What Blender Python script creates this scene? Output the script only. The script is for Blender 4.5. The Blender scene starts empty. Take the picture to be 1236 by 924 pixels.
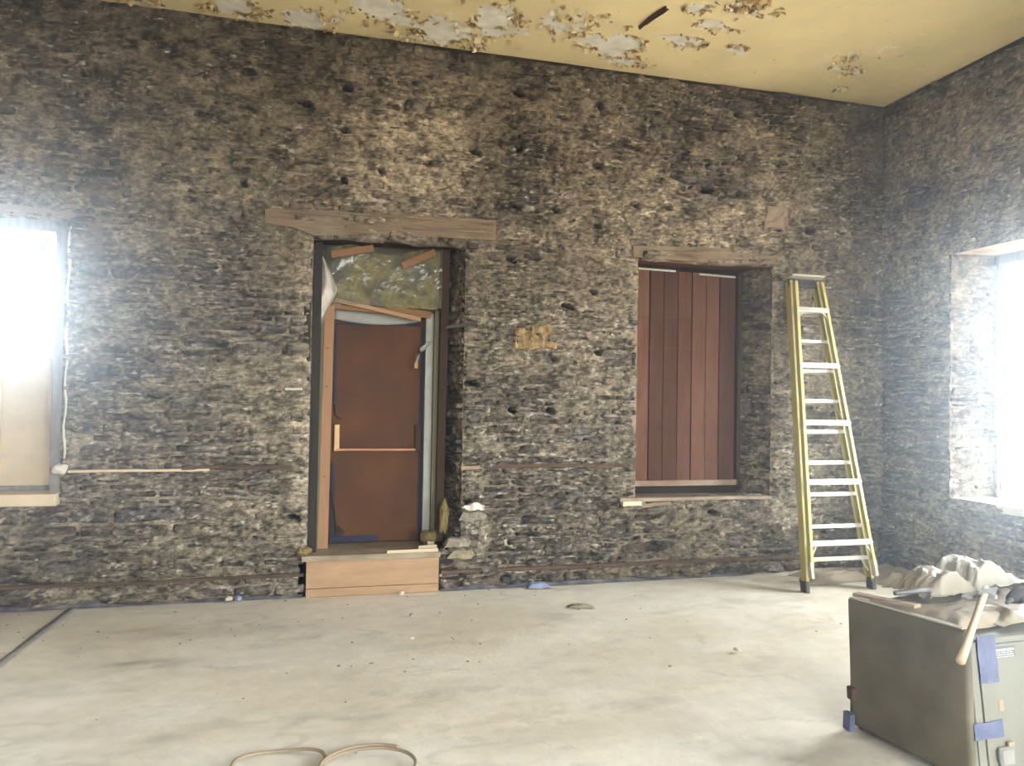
import bpy, bmesh, math, random
import numpy as np
from mathutils import Vector, Matrix
random.seed(7)
S = bpy.context.scene
C = S.collection
# ------------------------------------------------------------------ camera
F_PX, YAW, PITCH, ROLL, CAM_D, CAM_H = 908.2, 0.25587, 0.019755, 0.016924, 6.40756, 1.65
fw = Vector((math.sin(YAW)*math.cos(PITCH), math.cos(YAW)*math.cos(PITCH), math.sin(PITCH)))
r0 = fw.cross(Vector((0, 0, 1))).normalized(); u0 = r0.cross(fw)
rt = r0*math.cos(ROLL)+u0*math.sin(ROLL); up = -r0*math.sin(ROLL)+u0*math.cos(ROLL)
cam = bpy.data.objects.new('camera', bpy.data.cameras.new('camera')); C.objects.link(cam)
cam.matrix_world = Matrix(((rt.x, up.x, -fw.x, 0), (rt.y, up.y, -fw.y, -CAM_D), (rt.z, up.z, -fw.z, CAM_H), (0, 0, 0, 1)))
cam.data.sensor_width = 36; cam.data.lens = F_PX/1236*36; cam.data.clip_start = .05
S.camera = cam
# ------------------------------------------------------------------ sky, sun and exposure
W = bpy.data.worlds.new('sky'); S.world = W; W.use_nodes = True
wn = W.node_tree.nodes; wl = W.node_tree.links
bg = wn['Background']; bg.inputs[1].default_value = 20.0
tc = wn.new('ShaderNodeTexCoord'); sep = wn.new('ShaderNodeSeparateXYZ'); rp = wn.new('ShaderNodeValToRGB'); mr = wn.new('ShaderNodeMapRange')
wl.new(tc.outputs['Generated'], sep.inputs[0]); wl.new(sep.outputs[2], mr.inputs[0]); mr.inputs[1].default_value = -1
wl.new(mr.outputs[0], rp.inputs[0]); wl.new(rp.outputs[0], bg.inputs[0])
rp.color_ramp.elements[0].color = (.30, .28, .25, 1); rp.color_ramp.elements[0].position = .44
rp.color_ramp.elements[1].color = (.84, .925, 1.0, 1); rp.color_ramp.elements[1].position = .56
S.view_settings.view_transform = 'Standard'; S.view_settings.look = 'None'; S.view_settings.gamma = 1
S.view_settings.use_curve_mapping = False
S.view_settings.exposure = 1.4
S.cycles.max_bounces = 8; S.cycles.diffuse_bounces = 5; S.cycles.volume_bounces = 0; S.cycles.sample_clamp_indirect = 8
HC, XR, XL, YB = 4.6676, 5.5441, -4.6, -9.6
WINS_BEHIND = [(-.2, 1.4), (3.2, 4.8)]          # x ranges of the tall windows in the wall behind the camera
RIGHT_WINS = [(-6.6, -5.0)]                                   # another window of the right wall, nearer the camera

def portal(name, loc, rot, sx, sy):
    l = bpy.data.lights.new(name, 'AREA'); l.shape = 'RECTANGLE'; l.size = sx; l.size_y = sy
    l.cycles.is_portal = True
    o = bpy.data.objects.new(name, l); o.location = loc; o.rotation_euler = rot; C.objects.link(o)
H = math.pi/2
for i, (a, b) in enumerate(WINS_BEHIND): portal('window_daylight', ((a+b)/2, YB-.05, 2.15), (H, 0, 0), b-a, 2.9)
portal('window_daylight', (6.12, -1.66, 1.9), (0, H, 0), 2.2, 1.5)
portal('window_daylight', (XR+.3, -5.8, 2.0), (0, H, 0), 2.4, 1.6)
portal('window_daylight', (-2.5, .35, 2.37), (-H, 0, 0), 1.05, 1.0)
# ------------------------------------------------------------------ noise
def hsh(ix, iy, s):
    h = (ix.astype(np.int64)*374761393+iy.astype(np.int64)*668265263+s*1442695041) & 0xffffffff
    h = ((h ^ (h >> 13))*1274126177) & 0xffffffff
    h = h ^ (h >> 16)
    return (h & 0xffff)/65535.0
def vn(x, y, s=0):
    x = np.asarray(x, float); y = np.asarray(y, float)
    ix = np.floor(x); iy = np.floor(y); fx = x-ix; fy = y-iy
    fx = fx*fx*(3-2*fx); fy = fy*fy*(3-2*fy)
    a = hsh(ix, iy, s); b = hsh(ix+1, iy, s); c = hsh(ix, iy+1, s); d = hsh(ix+1, iy+1, s)
    return (a*(1-fx)+b*fx)*(1-fy)+(c*(1-fx)+d*fx)*fy
def fbm(x, y, o=4, s=0, g=.5):
    t = 0; a = 1; n = 0
    for k in range(o):
        t = t+a*vn(x*2**k+k*17.3, y*2**k+k*9.1, s+k); n += a; a *= g
    return t/n
def ridge(x, y, o=3, s=0):
    t = 0; a = 1; n = 0
    for k in range(o):
        t = t+a*(1-np.abs(2*vn(x*2**k+k*5.7, y*2**k+k*3.3, s+k)-1)); n += a; a *= .5
    return t/n
def sstep(a, b, x):
    t = np.clip((x-a)/(b-a), 0, 1); return t*t*(3-2*t)
def lin(r, g, b):
    f = lambda c: ((c/255+.055)/1.055)**2.4 if c > 10 else c/255/12.92
    return (f(r), f(g), f(b))
# ------------------------------------------------------------------ materials
def mat(name, rgb=None, rough=.8, attr=False, metal=0, var=.25, scale=8, stretch=(1, 1, 1), bump=.2, bscale=60, bdist=.004, fine=None, spec=.3, alpha=None, dust=0):
    m = bpy.data.materials.new(name); m.use_nodes = True; n = m.node_tree.nodes; l = m.node_tree.links
    b = n['Principled BSDF']; b.inputs['Roughness'].default_value = rough; b.inputs['Metallic'].default_value = metal
    b.inputs['Specular IOR Level'].default_value = spec
    t = n.new('ShaderNodeTexCoord'); mp = n.new('ShaderNodeMapping'); mp.inputs['Scale'].default_value = stretch
    if attr:
        g = n.new('ShaderNodeNewGeometry'); l.new(g.outputs['Position'], mp.inputs[0])
        a = n.new('ShaderNodeAttribute'); a.attribute_name = 'Col'; src = a.outputs[0]
    else:
        l.new(t.outputs['Object'], mp.inputs[0])
        a = n.new('ShaderNodeRGB'); a.outputs[0].default_value = (*rgb, 1); src = a.outputs[0]
    nz = n.new('ShaderNodeTexNoise'); nz.inputs['Scale'].default_value = scale; nz.inputs['Detail'].default_value = 8; nz.inputs['Roughness'].default_value = .65
    l.new(mp.outputs[0], nz.inputs[0])
    r = n.new('ShaderNodeMapRange'); r.inputs[1].default_value = .3; r.inputs[2].default_value = .7
    r.inputs[3].default_value = 1-var; r.inputs[4].default_value = 1+var; l.new(nz.outputs[0], r.inputs[0])
    mx = n.new('ShaderNodeVectorMath'); mx.operation = 'SCALE'; l.new(src, mx.inputs[0]); l.new(r.outputs[0], mx.inputs['Scale'])
    out = mx.outputs[0]
    if dust:                                                      # pale dust lying in patches
        d = n.new('ShaderNodeTexNoise'); d.inputs['Scale'].default_value = 5; d.inputs['Detail'].default_value = 6; l.new(t.outputs['Object'], d.inputs[0])
        dr = n.new('ShaderNodeMapRange'); dr.inputs[1].default_value = .4; dr.inputs[2].default_value = .75; dr.inputs[4].default_value = dust; l.new(d.outputs[0], dr.inputs[0])
        mi = n.new('ShaderNodeMix'); mi.data_type = 'RGBA'; l.new(dr.outputs[0], mi.inputs[0]); l.new(out, mi.inputs[6]); mi.inputs[7].default_value = (*lin(200, 190, 170), 1)
        out = mi.outputs[2]
    l.new(out, b.inputs['Base Color'])
    if bump:
        z = n.new('ShaderNodeTexNoise'); z.inputs['Scale'].default_value = bscale; z.inputs['Detail'].default_value = 6; l.new(mp.outputs[0], z.inputs[0])
        bp = n.new('ShaderNodeBump'); bp.inputs['Strength'].default_value = bump; bp.inputs['Distance'].default_value = bdist
        l.new(z.outputs[0], bp.inputs['Height']); l.new(bp.outputs[0], b.inputs['Normal'])
    if alpha is not None:
        b.inputs['Alpha'].default_value = alpha
    return m
M = {}
M['stone'] = mat('rubble_stone', attr=True, rough=.93, var=.6, scale=24, stretch=(1, 1, 1.9), bump=1.0, bscale=42, bdist=.02, spec=.15)
M['ceiling'] = mat('peeling_paint', attr=True, rough=.75, var=.06, scale=3, bump=.25, bscale=25, bdist=.004)
M['floor'] = mat('dusty_floor_paper', attr=True, rough=.62, var=.07, scale=7, bump=.35, bscale=30, bdist=.008, spec=.3)
M['plain'] = mat('old_plaster_wall', lin(125, 116, 102), rough=.9)
M['beam'] = mat('weathered_beam', lin(124, 106, 84), var=.6, scale=5, stretch=(.8, 6, 14), bump=.8, bscale=14, bdist=.012, rough=.85, dust=.35)
M['beam_dark'] = mat('dark_old_timber', lin(78, 56, 40), var=.4, scale=5, stretch=(1, 6, 10), bump=.6, bscale=20, bdist=.006)
M['jamb_brown'] = mat('dark_brown_timber', lin(64, 46, 31), var=.4, scale=5, stretch=(8, 6, .8), bump=.4, bscale=20)
M['jamb_black'] = mat('blackened_timber', lin(48, 42, 34), var=.3, scale=5, stretch=(8, 6, .8))
M['olive'] = mat('olive_painted_timber', lin(104, 98, 72), var=.2, scale=5, stretch=(8, 6, .8))
M['pine'] = mat('fresh_pine', lin(156, 118, 84), var=.18, scale=4, stretch=(12, 12, .8), bump=.15)
M['pine_h'] = mat('fresh_pine_crosscut', lin(140, 104, 72), var=.22, scale=4, stretch=(.8, 10, 12), bump=.15)
M['pine_l'] = mat('pale_pine', lin(172, 136, 100), var=.15, scale=4, stretch=(.8, 10, 12), bump=.15)
M['ply'] = mat('plywood', lin(164, 132, 100), var=.2, scale=2.5, stretch=(1, 1, 5), bump=.1, dust=.05)
M['old_board'] = mat('grey_threshold_board', lin(138, 122, 98), var=.25, scale=4, stretch=(1, 6, 8), dust=.3)
M['door'] = mat('brown_painted_door', lin(96, 62, 36), var=.2, scale=2.2, stretch=(2, 1, .6), bump=.06, rough=.6, spec=.12)
M['shutter'] = mat('red_brown_board', lin(100, 67, 51), var=.3, scale=3.5, stretch=(7, 2, .9), bump=.3, bscale=30, rough=.75, spec=.1, dust=.04)
M['ledge'] = mat('grey_brown_ledge', lin(142, 118, 96), var=.2, stretch=(1, 6, 8), dust=.3)
M['grey_metal'] = mat('grey_door_frame', lin(160, 158, 146), var=.12, rough=.5)
M['brass'] = mat('dull_brass', lin(168, 136, 96), rough=.45, metal=.5, var=.15)
M['bar'] = mat('copper_brown_bar', lin(176, 122, 88), rough=.45, var=.1)
M['blue'] = mat('blue_masking_tape', lin(42, 46, 68), rough=.7, var=.2, bump=.3, bscale=40)
M['blue_pale'] = mat('dusty_blue_tape', lin(82, 87, 108), rough=.7, var=.4, dust=.1, bump=.5, bscale=30, bdist=.006)
M['blue_scrap'] = mat('pale_blue_plastic', lin(128, 134, 156), rough=.5, var=.15, bump=.3)
M['blue_edge'] = mat('dusty_dark_blue_tape', lin(68, 68, 80), rough=.8, var=.4, scale=5, dust=.3)
M['white'] = mat('white_scrap', lin(196, 188, 170), rough=.7, var=.08)
M['iron'] = mat('rusty_iron', lin(70, 60, 52), rough=.7, var=.3, scale=30)
M['dark'] = mat('dark_rubber', lin(52, 50, 48), rough=.75, var=.3, dust=.25)
M['yellow'] = mat('yellow_fibreglass', lin(178, 166, 92), rough=.5, var=.1, scale=4, stretch=(6, 6, .6), bump=.05, dust=.25)
M['alu'] = mat('dusty_aluminium', lin(184, 178, 164), rough=.45, metal=.25, var=.08)
M['taupe'] = mat('taupe_dusty_panel', lin(84, 76, 58), rough=.85, var=.22, scale=3, dust=.1)
M['offwhite'] = mat('off_white_metal', lin(110, 107, 94), rough=.6, var=.08, scale=3, dust=.04)
M['tarp'] = mat('dusty_plastic_sheeting', lin(138, 127, 106), rough=.5, var=.1, scale=5, bump=.3, bscale=25, spec=.4)
M['tarp_tan'] = mat('tan_drop_cloth', lin(144, 130, 108), rough=.8, var=.16, scale=5, bump=.3, bscale=35)
M['tarp_pale'] = mat('whiter_plastic_sheeting', lin(152, 146, 130), rough=.5, var=.1, scale=5, bump=.3, bscale=25)
M['handle'] = mat('pale_wooden_handle', lin(176, 156, 128), rough=.55, var=.12, scale=5, stretch=(8, 8, 1))
M['steel'] = mat('grey_steel_head', lin(112, 110, 106), rough=.5, metal=.4, var=.2)
M['insul'] = mat('yellow_insulation_wool', lin(170, 154, 88), rough=1, var=.75, scale=6, bump=1, bscale=30, bdist=.02)
M['foam'] = mat('expanding_foam', lin(120, 104, 62), rough=.8, var=.3, scale=20, bump=.8, bscale=40, bdist=.01)
M['frame'] = mat('pale_window_frame', lin(176, 164, 146), rough=.7, var=.15, scale=6, dust=.2)
M['frame_grey'] = mat('grey_weathered_frame', lin(132, 128, 122), rough=.8, var=.25, scale=5, stretch=(6, 6, 1))
M['board_beige'] = mat('beige_board', lin(204, 184, 152), rough=.8, var=.12, scale=3)
M['hose'] = mat('tan_cable', lin(136, 120, 96), rough=.6, var=.1)
M['print'] = mat('grey_print', lin(110, 110, 110), rough=.8, var=.05)
M['labeldark'] = mat('dark_label', lin(92, 92, 88), rough=.6, var=.1)
M['labellight'] = mat('label_lettering', lin(196, 194, 184), rough=.6, var=.05)
M['rust_rail'] = mat('brown_nailing_strip', lin(84, 66, 50), var=.5, scale=6, stretch=(1, 6, 8), bump=.6, bscale=30)
M['plaster_y'] = mat('yellow_plaster_patch', lin(158, 134, 94), rough=.9, var=.3, scale=14, bump=1, bscale=40, bdist=.012)
def two_tone(m, rgb, scale, lo=.42, hi=.58):
    """large soft patches of a second colour"""
    n = m.node_tree.nodes; l = m.node_tree.links; b = n['Principled BSDF']; src = b.inputs['Base Color'].links[0].from_socket
    t = n.new('ShaderNodeTexCoord'); z = n.new('ShaderNodeTexNoise'); z.inputs['Scale'].default_value = scale; z.inputs['Detail'].default_value = 4; l.new(t.outputs['Object'], z.inputs[0])
    r = n.new('ShaderNodeMapRange'); r.inputs[1].default_value = lo; r.inputs[2].default_value = hi; l.new(z.outputs[0], r.inputs[0])
    mi = n.new('ShaderNodeMix'); mi.data_type = 'RGBA'; l.new(r.outputs[0], mi.inputs[0]); l.new(src, mi.inputs[6]); mi.inputs[7].default_value = (*rgb, 1); l.new(mi.outputs[2], b.inputs['Base Color'])
two_tone(M['insul'], lin(96, 88, 66), 6)
two_tone(M['plaster_y'], lin(120, 98, 66), 22)
two_tone(M['beam'], lin(142, 122, 100), 3, .45, .6)
two_tone(M['door'], lin(84, 56, 36), 2.5)
def film(name, rgb, a, rough):
    m = bpy.data.materials.new(name); m.use_nodes = True; n = m.node_tree.nodes; l = m.node_tree.links
    b = n['Principled BSDF']; b.inputs['Base Color'].default_value = (*rgb, 1); b.inputs['Roughness'].default_value = rough
    tr = n.new('ShaderNodeBsdfTransparent'); mx = n.new('ShaderNodeMixShader')
    nz = n.new('ShaderNodeTexNoise'); nz.inputs['Scale'].default_value = 7; nz.inputs['Detail'].default_value = 3
    t = n.new('ShaderNodeTexCoord'); l.new(t.outputs['Object'], nz.inputs[0])
    r = n.new('ShaderNodeMapRange'); r.inputs[1].default_value = .3; r.inputs[2].default_value = .7; r.inputs[3].default_value = a*.6; r.inputs[4].default_value = min(1, a*1.4)
    l.new(nz.outputs[0], r.inputs[0]); l.new(r.outputs[0], mx.inputs[0]); l.new(tr.outputs[0], mx.inputs[1]); l.new(b.outputs[0], mx.inputs[2])
    l.new(mx.outputs[0], n['Material Output'].inputs[0])
    return m
M['film'] = film('clear_plastic_film', lin(130, 128, 112), .36, .12)
M['film_w'] = film('milky_plastic_film', lin(214, 204, 186), .75, .3)
M['pane'] = film('dirty_window_glass', (.8, .85, .9), .05, .1)
# ------------------------------------------------------------------ object helpers
def tag(o, label=None, cat=None, group=None, kind=None):
    if label: o['label'] = label
    if cat: o['category'] = cat
    if group: o['group'] = group
    if kind: o['kind'] = kind
    return o
def empty(name, loc=(0, 0, 0)):
    o = bpy.data.objects.new(name, None); o.location = loc; o.empty_display_size = .1; C.objects.link(o); return o
def link(name, me, m, parent=None, loc=None):
    if m: me.materials.append(m)
    o = bpy.data.objects.new(name, me); C.objects.link(o)
    if loc is not None: o.location = loc
    if parent:
        o.parent = parent
        if parent.type == 'EMPTY' or True: o.matrix_parent_inverse = parent_mat(parent).inverted()
    return o
def parent_mat(p):
    m = Matrix.Translation(p.location) @ p.rotation_euler.to_matrix().to_4x4()
    return (parent_mat(p.parent) @ p.matrix_parent_inverse @ m) if p.parent else m
def big_mesh(name, V, Q, col=None, smooth=True):
    me = bpy.data.meshes.new(name); V = np.asarray(V, np.float32); Q = np.asarray(Q, np.int32)
    me.vertices.add(len(V)); me.vertices.foreach_set('co', V.ravel())
    me.loops.add(Q.size); me.loops.foreach_set('vertex_index', Q.ravel())
    me.polygons.add(len(Q)); me.polygons.foreach_set('loop_start', np.arange(0, Q.size, 4, dtype=np.int32))
    try: me.polygons.foreach_set('loop_total', np.full(len(Q), 4, np.int32))
    except Exception: pass
    me.polygons.foreach_set('use_smooth', np.full(len(Q), smooth))
    me.update(calc_edges=True)
    if col is not None:
        a = me.color_attributes.new('Col', 'FLOAT_COLOR', 'POINT')
        c = np.ones((len(V), 4), np.float32); c[:, :3] = col; a.data.foreach_set('color', c.ravel())
    return me
def quads(nx, ny):
    i = np.arange((nx-1)*(ny-1)); x = i % (nx-1); y = i//(nx-1); a = y*nx+x
    return np.stack([a, a+1, a+nx+1, a+nx], 1)
class MB:
    def __init__(s): s.bm = bmesh.new()
    def box(s, c, d, rot=None, bev=.0):
        r = bmesh.ops.create_cube(s.bm, size=1); vs = r['verts']
        bmesh.ops.scale(s.bm, vec=d, verts=vs)
        if bev:
            es = list({e for v in vs for e in v.link_edges})
            g = bmesh.ops.bevel(s.bm, geom=es, offset=min(bev, min(d)*.45), segments=2, affect='EDGES', profile=.6)
            vs = list({v for v in g['verts']} | {v for v in vs if v.is_valid})
        if rot is not None: bmesh.ops.rotate(s.bm, cent=(0, 0, 0), matrix=rot, verts=vs)
        bmesh.ops.translate(s.bm, vec=c, verts=vs); return s
    def beam(s, p0, p1, w, t, face=(0, -1, 0), bev=.002):
        """board from p0 to p1, w wide across, t thick along 'face'"""
        p0 = Vector(p0); p1 = Vector(p1); L = (p1-p0); z = L.normalized(); y = Vector(face); y = (y-z*y.dot(z)).normalized(); x = y.cross(z)
        return s.box((p0+p1)/2, (w, t, L.length), Matrix((x, y, z)).transposed(), bev)
    def tube(s, pts, r, n=8, caps=True):
        pts = [Vector(p) for p in pts]; rr = r if isinstance(r, (list, tuple)) else [r]*len(pts); rings = []
        for i, p in enumerate(pts):
            t = (pts[min(i+1, len(pts)-1)]-pts[max(i-1, 0)]).normalized()
            a = Vector((0, 0, 1)) if abs(t.z) < .9 else Vector((1, 0, 0)); x = t.cross(a).normalized(); y = t.cross(x)
            rings.append([s.bm.verts.new(p+(x*math.cos(k*2*math.pi/n)+y*math.sin(k*2*math.pi/n))*rr[i]) for k in range(n)])
        for a, b in zip(rings, rings[1:]):
            for k in range(n):
                f = s.bm.faces.new((a[k], a[(k+1) % n], b[(k+1) % n], b[k])); f.smooth = True
        if caps: s.bm.faces.new(rings[0][::-1]); s.bm.faces.new(rings[-1])
        return s
    def prism(s, pts, y0, y1):
        """polygon (x, z) pushed through y"""
        a = [s.bm.verts.new((x, y0, z)) for x, z in pts]; b = [s.bm.verts.new((x, y1, z)) for x, z in pts]
        s.bm.faces.new(a); s.bm.faces.new(b[::-1]); n = len(pts)
        for k in range(n): s.bm.faces.new((a[k], b[k], b[(k+1) % n], a[(k+1) % n]))
        return s
    def rough(s, amp, cuts=0, seed=0, freq=12):
        if cuts: bmesh.ops.subdivide_edges(s.bm, edges=s.bm.edges[:], cuts=cuts, use_grid_fill=True)
        P = np.array([v.co[:] for v in s.bm.verts])
        for ax in range(3):
            d = (vn(P[:, 0]*freq+P[:, 1]*freq*.7, P[:, 2]*freq+P[:, 1]*freq*.9, seed+ax)-.5)*2*amp
            for v, q in zip(s.bm.verts, d): v.co[ax] += q
        return s
    def build(s, name, m, parent=None, smooth=False, origin=None):
        bmesh.ops.recalc_face_normals(s.bm, faces=s.bm.faces)
        if origin is None:
            P = np.array([v.co[:] for v in s.bm.verts]); lo = P.min(0); hi = P.max(0); origin = Vector(((lo[0]+hi[0])/2, (lo[1]+hi[1])/2, lo[2]))
        origin = Vector(origin)
        bmesh.ops.translate(s.bm, vec=-origin, verts=s.bm.verts)
        me = bpy.data.meshes.new(name); s.bm.to_mesh(me); s.bm.free()
        if smooth: me.polygons.foreach_set('use_smooth', [True]*len(me.polygons))
        return link(name, me, m, parent, origin)
def B(name, c, d, m, parent=None, bev=.003, rot=None): return MB().box(c, d, rot, bev).build(name, m, parent)
def sheet(name, fn, nu, nv, m, parent=None, smooth=True, thick=0):
    """fn(u, v) -> (x, y, z) arrays on a unit square"""
    u, v = np.meshgrid(np.linspace(0, 1, nu), np.linspace(0, 1, nv)); x, y, z = fn(u.ravel(), v.ravel())
    V = np.stack([x, y, z], 1); o = V.mean(0); me = big_mesh(name, V-o, quads(nu, nv), None, smooth)
    ob = link(name, me, m, parent, Vector(o))
    if thick:
        md = ob.modifiers.new('thickness', 'SOLIDIFY'); md.thickness = thick; md.offset = 0
    return ob

# ------------------------------------------------------------------ stone walls
HOLES = [(-1.76, 4.09), (-.55, 3.95), (-.59, 3.34), (-.15, 4.05), (.21, 4.22), (.89, 4.4), (1.68, 4.35), (2.05, 4.43), (2.46, 4.32), (.18, 3.86), (.51, 3.55), (.88, 3.65), (1.31, 3.79), (1.69, 3.86), (2.45, 3.77), (2.83, 3.97), (.2, 3.44), (1.68, 3.34), (2.05, 3.34), (2.45, 3.22), (2.83, 3.45), (3.49, 4.41), (3.9, 4.4), (4.3, 4.4), (3.9, 4.0), (4.29, 3.97), (4.37, 3.99), (4.65, 3.89), (3.53, 3.65), (3.89, 3.63), (3.15, 3.45), (4.31, 3.34), (4.67, 3.34), (5.03, 3.36), (1.66, 2.87), (2.42, 2.62), (2.18, 2.48), (2.48, 2.07), (2.06, 2.0), (1.32, 1.77), (1.68, 1.54), (2.04, 1.54), (3.65, .6), (3.44, .62), (-.14, .64), (1.3, .73)]
OPEN_BACK = [(-3.1, -1.86, .80, 2.97), (-.04, 1.05, .0, .34), (-.04, 1.24, .34, 2.99), (2.86, 4.27, .72, 2.97)]
def tone_back(u, v):
    """overall lightness by place on the back wall"""
    t = 1.05+.28*(fbm(u*.7, v*.7, 3, 91)-.5)*2
    t = t*(1+.35*(fbm(u*7, v*.8, 3, 97)-.5)*sstep(2.6, 3.4, v))           # vertical lath marks
    t = t*(1+.45*sstep(-.20, -.13, u)*sstep(-.02, -.05, u)*sstep(.4, .7, v)*sstep(3.0, 2.8, v))   # limewashed arris left of the door
    t = t*(1-.30*sstep(3.1, 4.6, v)*sstep(1.2, -.6, u))                   # darker upper left
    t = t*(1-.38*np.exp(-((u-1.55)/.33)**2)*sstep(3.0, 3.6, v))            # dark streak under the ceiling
    t = t*(1+.95*np.exp(-((u-.75)/.5)**2)*np.exp(-((v-3.7)/.6)**2))      # lighter patch over the door
    t = t*(1+.45*np.exp(-((u-3.5)/.8)**2)*np.exp(-((v-3.45)/.6)**2))
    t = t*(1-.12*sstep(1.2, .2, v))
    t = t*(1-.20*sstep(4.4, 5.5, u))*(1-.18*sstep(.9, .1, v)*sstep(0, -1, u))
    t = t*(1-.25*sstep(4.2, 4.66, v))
    return t
def tone_right(u, v):
    t = .80+.25*(fbm(u*.7+9, v*.7, 3, 191)-.5)*2
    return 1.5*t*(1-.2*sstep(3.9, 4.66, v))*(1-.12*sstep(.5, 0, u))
SC = np.array([lin(112, 105, 97), lin(96, 88, 79), lin(128, 118, 105), lin(116, 100, 86), lin(104, 101, 97), lin(140, 128, 110)])*.66
MORT = np.array(lin(140, 128, 108))*.72; PALE = np.array(lin(214, 204, 186))
def relief(u, v, sd):
    wu = u+.05*(fbm(u*5, v*5, 2, sd+70)-.5); wv = v+.06*(fbm(u*4, v*6, 2, sd+75)-.5)
    h = .030*(fbm(wu*1.6, wv*2.2, 3, sd)-.5)
    h += .026*(ridge(wu*6, wv*19, 3, sd+11)-.5)
    h += .034*(fbm(wu*20, wv*30, 3, sd+21, .62)-.5)
    return h
def colour(u, v, base, tone, sd):
    k = sstep(2.2, 3.2, v); n = fbm(u*9, v*20, 4, sd+31, .6)*(1-k)+fbm(u*9, v*9, 4, sd+33, .6)*k; n2 = fbm(u*32, v*46, 2, sd+37)
    c = base*(tone*np.clip(.98+2.3*(n-.5)+1.5*(n2-.5), .3, 2.2))[:, None]
    fl = sstep(.66, .78, fbm(u*17, v*38, 3, sd+43, .6))*.55*sstep(.42, .6, fbm(u*1.1, v*1.1, 2, sd+51))
    c = c*(1-fl[:, None])+PALE*fl[:, None]
    return c
def hole_push(u, v, holes):
    p = np.zeros_like(u)
    for i, (a, b) in enumerate(holes):
        k = (abs(u-a) < .15) & (abs(v-b) < .12)
        if k.any():
            d = ((u[k]-a)/(.042+.012*math.sin(i*2.3)))**2+((v[k]-b+.25*(u[k]-a))/(.024+.006*math.cos(i*3.1)))**2
            p[k] = np.maximum(p[k], .16*sstep(1.35, .9, d))
    return p
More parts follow.
